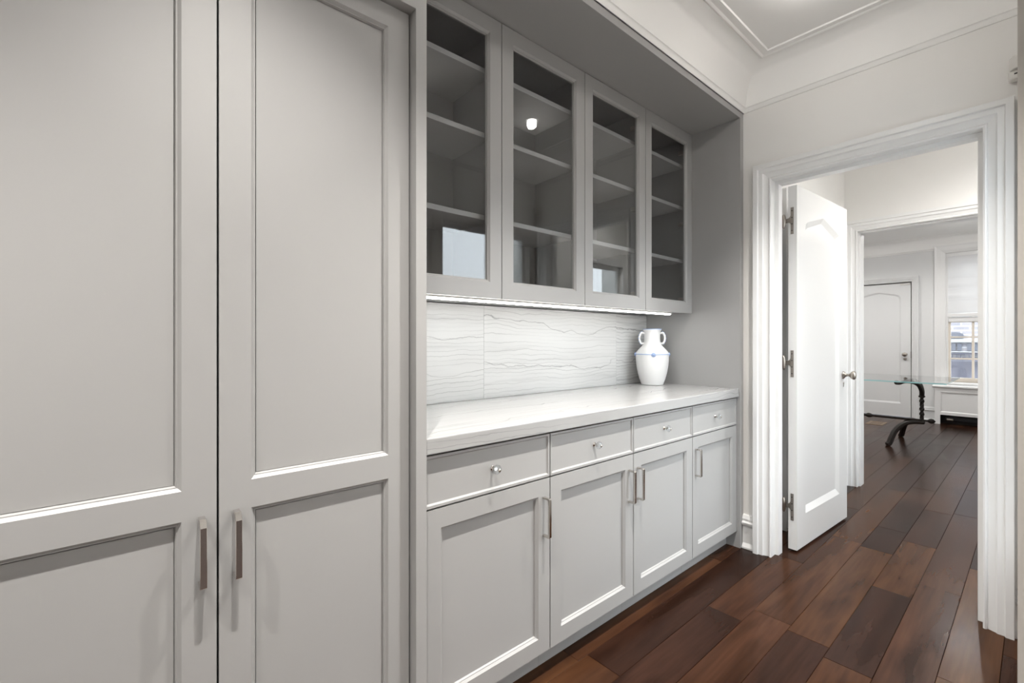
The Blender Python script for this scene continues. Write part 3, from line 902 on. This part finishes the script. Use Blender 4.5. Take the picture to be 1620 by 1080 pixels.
# closet door in the vestibule's left wall, glimpsed through the hinge gap
d3 = struct_root('door_3', (VX0, 3.55, 0)); d3['label'] = 'white closet door glimpsed through the hinge gap of the open door'
bm = bmesh.new(); sweep_u(bm, frameX(VX0), 3.17, 3.90, 0.0, 2.035, [(o * 0.8, p * 0.6) for o, p in CAS]); obj('casing', bm, M['trim'], d3)
T = frameX(VX0 + 0.010)
bm = bmesh.new(); framed(bm, T, [3.175, 3.27, 3.80, 3.895], [0.01, 0.2, 1.84, 2.03], {(1, 1)}, 0.0095, [(0.02, 0.008)])
obj('leaf', bm, M['trim'], d3)
bm = bmesh.new(); panel_face(bm, T, [(3.27, 0.2), (3.80, 0.2), (3.80, 1.84), (3.27, 1.84)], 0.008, 0.001); obj('panel', bm, M['trim'], d3)

# ---------------------------------------------------------------- far room
# door_2
d2 = struct_root('door_2', ((FDX0 + FDX1) / 2, YF, 0)); d2['label'] = 'closed white arched-panel door in the end wall of the far room'
T = frameY(YF + 0.012) @ Matrix.Translation((FDX0 + 0.008, 0, 0))
W2 = FDX1 - FDX0 - 0.018
hole = arch(0.125, W2 - 0.115, 0.205, 1.86, 1.915, 0.05)
inner = arch(0.143, W2 - 0.133, 0.232, 1.842, 1.893, 0.05)
bm = bmesh.new(); poly_panel_door(bm, T, W2, 0.008, FDT - 0.013, 0.04, hole, inner, 0.012); obj('leaf', bm, M['cool'], d2)
bm = bmesh.new(); panel_face(bm, T, inner, 0.012, 0.004); obj('panel', bm, M['cool'], d2)
KT = Matrix.Translation(T @ Vector((W2 - 0.064, 0.955, 0))) @ Vector((0, -1, 0)).to_track_quat('Z', 'Y').to_matrix().to_4x4()
knob(KT, d2, M['nickel'], 0.03)
bm = bmesh.new(); lathe(bm, [(0.02, 0), (0.02, 0.008), (0.012, 0.016)], Matrix.Translation((0, 0, -0.068)) @ KT, 18); obj('lock_thumbturn', bm, M['nickel'], d2, smooth=True)
bm = bmesh.new(); box(bm, W2 - 0.12, W2 - 0.005, FDT - 0.040, FDT - 0.015, 0.0, 0.016, T=T); obj('door_contact', bm, M['plastic'], d2, bevel=0.004)
bm = bmesh.new(); box(bm, W2 - 0.0005, W2 + 0.003, 0.9, 1.0, -0.02, 0.002, T=T); obj('strike', bm, M['dark_nickel'], d2)
sbx('wall_back', M['dark_gap'], FDX0 - 0.1, FDX1 + 0.1, YF + 0.145, YF + 0.16, 0, 2.2)  # added black sheet, keeps the gap round the far door dark

# window_1
w1 = struct_root('window_1', ((GX0 + GX1) / 2, YF, GZ0)); w1['label'] = 'far-room window with tan muntins below a white shade'
bm = bmesh.new(); sweep_u(bm, frameY(YF), GX0, GX1, GZ0 - 0.012, GZ1, [(0, 0), (0, 0.02), (0.02, 0.024), (0.045, 0.03), (0.09, 0.034), (0.115, 0.04), (0.118, 0.0)])
obj('casing', bm, M['trim'], w1)
bm = bmesh.new(); run_profile(bm, frameY(YF), GX0 - 0.12, GX1 + 0.12, [(-0.05, GZ0 - 0.03), (0.075, GZ0 - 0.03), (0.08, GZ0 - 0.02), (0.08, GZ0 - 0.006), (0.07, GZ0), (-0.05, GZ0)])
obj('stool', bm, M['trim'], w1)
sy = YF + 0.055
gx = [GX0 + 0.0, GX0 + 0.030]; NP = 4
pw = (GX1 - 0.046 - (GX0 + 0.016)) / NP
us = [GX0, GX0 + 0.048]
for i in range(1, NP): us += [GX0 + 0.03 + pw * i - 0.0125, GX0 + 0.03 + pw * i + 0.0125]
us += [GX1 - 0.048, GX1]
zrows = [(0.636, 0.896), (0.918, 1.204), (1.226, 1.424)]
vs = [GZ0]
for a, b in zrows: vs += [a, b]
vs += [1.475]
hl = {(1 + 2 * i, 1 + 2 * j) for i in range(NP) for j in range(3)}
bm = bmesh.new(); slab(bm, frameY(sy), us, vs, hl, 0, -0.04); obj('lower_sash', bm, M['beige_sash'], w1)
vs2 = [1.455, 1.50, 1.78, 1.80, 2.08, 2.10, 2.36, GZ1]
bm = bmesh.new(); slab(bm, frameY(sy + 0.045), us, vs2, {(1 + 2 * i, 1 + 2 * j) for i in range(NP) for j in range(3)}, 0, -0.035); obj('upper_sash', bm, M['beige_sash'], w1)
for i in range(NP):
    for a, b in zrows:
        bx('pane', M['window_glass'], w1, us[1 + 2 * i], us[2 + 2 * i], sy + 0.018, sy + 0.022, a, b)
    for a, b in ((1.50, 1.78), (1.80, 2.08), (2.10, 2.36)):
        bx('pane', M['window_glass'], w1, us[1 + 2 * i], us[2 + 2 * i], sy + 0.060, sy + 0.064, a, b)
bm = bmesh.new(); sweep_u(bm, frameY(YF), GX0 + 0.024, GX1 - 0.024, GZ0, GZ1 - 0.02, [(0.0, -0.002), (0.0, -0.05), (0.0235, -0.05), (0.0235, -0.002)]); obj('stop', bm, M['trim'], w1)
bx('meeting_rail', M['trim'], w1, GX0 + 0.025, GX1 - 0.025, YF + 0.030, YF + 0.0545, 1.432, 1.500, bevel=0.003)
# roman shade
rs = thing('roman_shade', (-0.36, YF, 1.5), 'white roman shade half lowered over the far window', 'shade')
sx0, sx1 = GX0 + 0.018, GX1 - 0.018
bx('headrail', M['trim'], rs, GX0 + 0.004, GX1 - 0.004, YF + 0.004, YF + 0.04, GZ1 - 0.05, GZ1 - 0.005)
zz = [GZ1 - 0.05, 2.24, 2.06, 1.905, 1.745, 1.552]
for i in range(5):
    z1_, z0_ = zz[i], zz[i + 1]
    bm = bmesh.new()
    pr = [(0.010, z1_), (0.006, z1_ - 0.012), (0.004, (z0_ + z1_) / 2), (0.006, z0_ + 0.012), (0.001, z0_ + 0.001)]
    a = [bm.verts.new((sx0, YF + 0.02 - p, z)) for p, z in pr]; b = [bm.verts.new((sx1, YF + 0.02 - p, z)) for p, z in pr]
    for q in range(len(pr) - 1): bm.faces.new((a[q], b[q], b[q + 1], a[q + 1]))
    obj('fabric_fold', bm, M['shade'], rs, smooth=True)
bx('hem_bar', M['trim'], rs, sx0, sx1, YF + 0.008, YF + 0.026, 1.503, 1.551, bevel=0.004)

# radiator cover
rc = thing('radiator_cover', (-0.36, 8.84, 0), 'white panelled radiator cover under the far window', 'radiator cover')
RY = 8.69
T = frameY(RY)
bm = bmesh.new(); run_profile(bm, frameY(8.96), -0.985, 0.24, [(0, 0.505), (0.275, 0.505), (0.285, 0.51), (0.292, 0.52), (0.292, 0.534), (0.286, 0.540), (0, 0.540)]); obj('top', bm, M['trim'], rc)
bm = bmesh.new()
slab(bm, T, [-0.962, -0.905, 0.165, 0.22], [0, 0.132, 0.165, 0.452, 0.505], {(1, 0), (1, 2)}, 0, -0.02)
obj('front_frame', bm, M['trim'], rc, bevel=0.002)
bm = bmesh.new()
framed(bm, T, [-0.905, -0.9, 0.16, 0.165], [0.165, 0.17, 0.447, 0.452], {(1, 1)}, 0.015, [(0.012, 0.012)])
bmesh.ops.translate(bm, verts=bm.verts[:], vec=(0, 0.0, 0))
obj('panel_moulding', bm, M['trim'], rc)
bm = bmesh.new(); panel_face(bm, T, [(-0.9, 0.17), (0.16, 0.17), (0.16, 0.447), (-0.9, 0.447)], 0.011, 0.005); obj('panel', bm, M['trim'], rc)
bx('side', M['trim'], rc, -0.962, -0.944, RY + 0.02, 8.975, 0, 0.505)
bx('side', M['trim'], rc, 0.202, 0.22, RY + 0.02, 8.975, 0, 0.505)
bx('lining', M['black'], rc, -0.944, 0.202, RY + 0.16, RY + 0.17, 0.0, 0.504)
bm = bmesh.new()
box(bm, -0.86, 0.14, RY + 0.05, RY + 0.13, 0.05, 0.115)
obj('convector', bm, M['black'], rc, bevel=0.008)
bm = bmesh.new(); lathe(bm, [(0.018, 0), (0.018, 0.06), (0.012, 0.065)], Matrix.Translation((-0.84, RY + 0.035, 0.07)) @ Matrix.Rotation(R(90), 4, 'Y'), 14); obj('valve', bm, M['nickel'], rc, smooth=True)

# glass table on wrought-iron trestles
gt = thing('glass_table', (-1.5, 6.83, 0), 'glass-topped table on twisted wrought-iron trestle legs in the far room', 'table')
bm = bmesh.new(); box(bm, -2.50, -0.60, 6.20, 7.36, 0.728, 0.740)
tp = obj('glass_top', bm, [M['table_glass'], M['table_edge']], gt)
for p in tp.data.polygons:
    if abs(p.normal.z) < 0.5 and p.center.y < 0.4: p.material_index = 1
YM = 6.83
def trestle(sx, px):
    X = lambda d: px + sx * d        # d grows towards the middle of the table
    bm = bmesh.new()
    tube(bm, [(X(0), YM, 0.245 + 0.29 * i / 24) for i in range(25)], [0.021 + 0.003 * math.sin(i * 1.05) for i in range(25)], 4, twist=R(540))
    obj('post', bm, M['iron'], gt)
    bm = bmesh.new(); lathe(bm, [(0.020, 0.528), (0.029, 0.532), (0.029, 0.546), (0.020, 0.55)], Matrix.Translation((X(0), YM, 0)), 14); obj('collar', bm, M['iron'], gt, smooth=True)
    for s in (-1, 1):
        bm = bmesh.new()
        P = catmull([(X(0), YM, 0.54), (X(0.0), YM + s * 0.02, 0.60), (X(0.02), YM + s * 0.06, 0.665), (X(0.06), YM + s * 0.12, 0.700), (X(0.12), YM + s * 0.20, 0.707), (X(0.155), YM + s * 0.25, 0.690), (X(0.18), YM + s * 0.28, 0.692), (X(0.182), YM + s * 0.285, 0.712), (X(0.165), YM + s * 0.27, 0.714)], 5)
        tube(bm, P, [0.022 - 0.010 * i / (len(P) - 1) for i in range(len(P))], 8)
        obj('arm', bm, M['iron'], gt, smooth=True)
        bm = bmesh.new()
        P = catmull([(X(-0.015), YM + s * 0.01, 0.245), (X(0.06), YM + s * 0.09, 0.252), (X(0.13), YM + s * 0.19, 0.235), (X(0.185), YM + s * 0.27, 0.170), (X(0.215), YM + s * 0.325, 0.08), (X(0.228), YM + s * 0.35, 0.030), (X(0.25), YM + s * 0.375, 0.011)], 5)
        n = len(P)
        tube(bm, P, [(0.016 + 0.012 * min(1, i / (n * 0.4))) if i < n - 4 else (0.026, 0.026, 0.024, 0.010)[i - n + 4] for i in range(n)], 8)
        obj('leg', bm, M['iron'], gt, smooth=True)
trestle(-1, -0.862); trestle(1, -2.24)
bm = bmesh.new()
xs = [-2.34, -2.30, -2.27, -2.25, -1.75, -1.70, -1.40, -1.372, -1.355, -1.34, -1.32, -1.30, -1.27, -0.86, -0.815, -0.802, -0.785, -0.765, -0.748]
rd = [0.004, 0.024, 0.026, 0.012, 0.012, 0.013, 0.016, 0.013, 0.024, 0.028, 0.024, 0.012, 0.015, 0.012, 0.010, 0.022, 0.028, 0.024, 0.004]
tube(bm, [(x_, YM, 0.272 + 0.0) for x_ in xs], rd, 12)
obj('stretcher_bar', bm, M['iron'], gt, smooth=True)

# floor grille
fg = thing('floor_grille', (-1.51, 8.1, 0), 'small tan floor grille set in the wood before the far door', 'grille')
bm = bmesh.new(); slab(bm, Matrix(((1, 0, 0, 0), (0, 1, 0, 0), (0, 0, 1, 0.0015), (0, 0, 0, 1))), [-1.60, -1.58, -1.43, -1.41], [7.93, 7.95, 8.25, 8.27], {(1, 1)}, 0.003, -0.001)
obj('frame', bm, M['tawny'], fg)
for i in range(6):
    bx('louver', M['tawny'], fg, -1.58 + 0.025 * i + 0.004, -1.58 + 0.025 * i + 0.020, 7.951, 8.249, 0.0008, 0.0038)

# motion sensor in the corner
ms = thing('motion_sensor', (-0.045, YW, 2.19), 'white motion sensor high in the corner above the doorway', 'sensor')
bm = bmesh.new(); box(bm, -0.080, -0.012, YW - 0.040, YW - 0.0005, 2.190, 2.226); obj('base', bm, M['plastic'], ms, bevel=0.006)
bm = bmesh.new(); lathe(bm, [(0.031, 2.225), (0.033, 2.228), (0.033, 2.270), (0.027, 2.277)], Matrix.Translation((-0.045, YW - 0.0335, 0)), 20); obj('lens', bm, M['plastic'], ms, smooth=True)
bx('indicator', M['black'], ms, -0.064, -0.054, YW - 0.0415, YW - 0.039, 2.208, 2.2125)

# ---------------------------------------------------------------- ceiling downlights
def downlight(x, y, z, watts, angle, label, group=None, blend=0.55, color=WARM, fill_w=0.0):
    r = thing('recessed_downlight', (x, y, z), label, 'light', group)
    bm = bmesh.new(); lathe(bm, [(0.031, -0.002), (0.047, -0.004), (0.050, 0.0), (0.050, 0.002), (0.031, 0.002)], Matrix.Translation((x, y, z)), 28, cap=False)
    obj('trim_ring', bm, M['trim'], r, smooth=True)
    bm = bmesh.new(); lathe(bm, [(0.031, -0.0012), (0.031, 0.001)], Matrix.Translation((x, y, z)), 24)
    obj('lens', bm, M['lamp'], r)
    ld = bpy.data.lights.new('downlight_beam', 'SPOT'); ld.energy = watts; ld.color = color
    ld.spot_size = angle; ld.spot_blend = blend; ld.shadow_soft_size = 0.016
    lo = bpy.data.objects.new('downlight_beam', ld); COL.objects.link(lo); lo.parent = r
    lo.location = (0, 0, -0.012)
    if fill_w:      # added point lamp that lifts upper walls and ceiling; the lens is flat
        pd = bpy.data.lights.new('downlight_fill', 'POINT'); pd.energy = fill_w; pd.color = color; pd.shadow_soft_size = 0.03
        po = bpy.data.objects.new('downlight_fill', pd); COL.objects.link(po); po.parent = r; po.location = (0, 0, -0.026)
    return r
for y, lb in ((2.10, 'small round ceiling light mirrored in the second glass door'), (1.16, 'round ceiling light before the base cabinets, out of view'),
              (0.22, 'round ceiling light before the tall cabinet, out of view'), (-0.74, 'round ceiling light behind the viewer, out of view')):
    downlight(-0.575, y, ZC - 0.0005, PANTRY_W * (0.66 if y > 2 else 1.0 if y > 1 else 0.86), PANTRY_SPOT, lb, 'pantry ceiling lights', 0.95, WARM, 1.8)
downlight(0.12, 3.62, ZC - 0.0005, VEST_W, WIDE_SPOT, 'round vestibule ceiling light beyond the first doorway, out of view', None, 0.8, (1.0, 0.975, 0.945), 2.0)
for xx in (-2.2, -0.6):
    for yy in (5.6, 7.8):
        downlight(xx, yy, ZC + 0.0195, FAR_W, WIDE_SPOT, 'round far-room ceiling light, %s and %s, out of view' % ('left' if xx < -1 else 'right', 'near' if yy < 6 else 'deep'), 'far room ceiling lights', 0.8, (1.0, 0.98, 0.955), 5.0)
for yy, lb in ((-1.4, 'left'), (-0.1, 'right')):  # unseen lamps added so the kitchen wall throws soft fill into the pantry
    downlight(2.75, yy, ZC - 0.0005, KITCHEN_FILL_W, R(130), 'fill light added on the unseen kitchen ceiling behind the viewer, ' + lb + ' one', 'added kitchen fill lights', 0.8)

# ---------------------------------------------------------------- outside the far window
bb = thing('brick_building', (0, 15.6, -6), 'grey brick building across the street behind the far window', 'building')
bm = bmesh.new(); box(bm, -6, 6, 15.0, 16.2, -6, 9); obj('facade', bm, M['brick'], bb)
bx('stone_band', M['stone'], bb, -6, 6, 14.93, 15.0, 1.12, 1.20)
bm = bmesh.new()
pts = [(-1.46, 1.22)] + [(-1.31 - 0.15 * math.cos(R(180) * i / 12), 1.29 + 0.07 * math.sin(R(180) * i / 12)) for i in range(13)] + [(-1.16, 1.22)]
panel_face(bm, frameY(14.95), pts, 0.0, 0.05); obj('arched_window', bm, M['pane_dark'], bb)
for xw in (-1.46, -1.36, -1.26, -1.1, -0.98):
    bx('window', M['pane_dark'], bb, xw, xw + 0.07, 14.96, 15.0, 0.93, 1.10)
bx('ledge', M['stone'], bb, -6, 6, 14.9, 15.0, 0.885, 0.905)
for i in range(20):
    bx('baluster', M['slate'], bb, -1.9 + 0.07 * i, -1.885 + 0.07 * i, 14.8, 14.83, 0.72, 0.86)
bx('railing', M['slate'], bb, -2.6, 0.4, 14.79, 14.84, 0.845, 0.87)
bx('terrace_roof', M['slate'], bb, -6, 6, 13.6, 15.0, -0.6, 0.72)
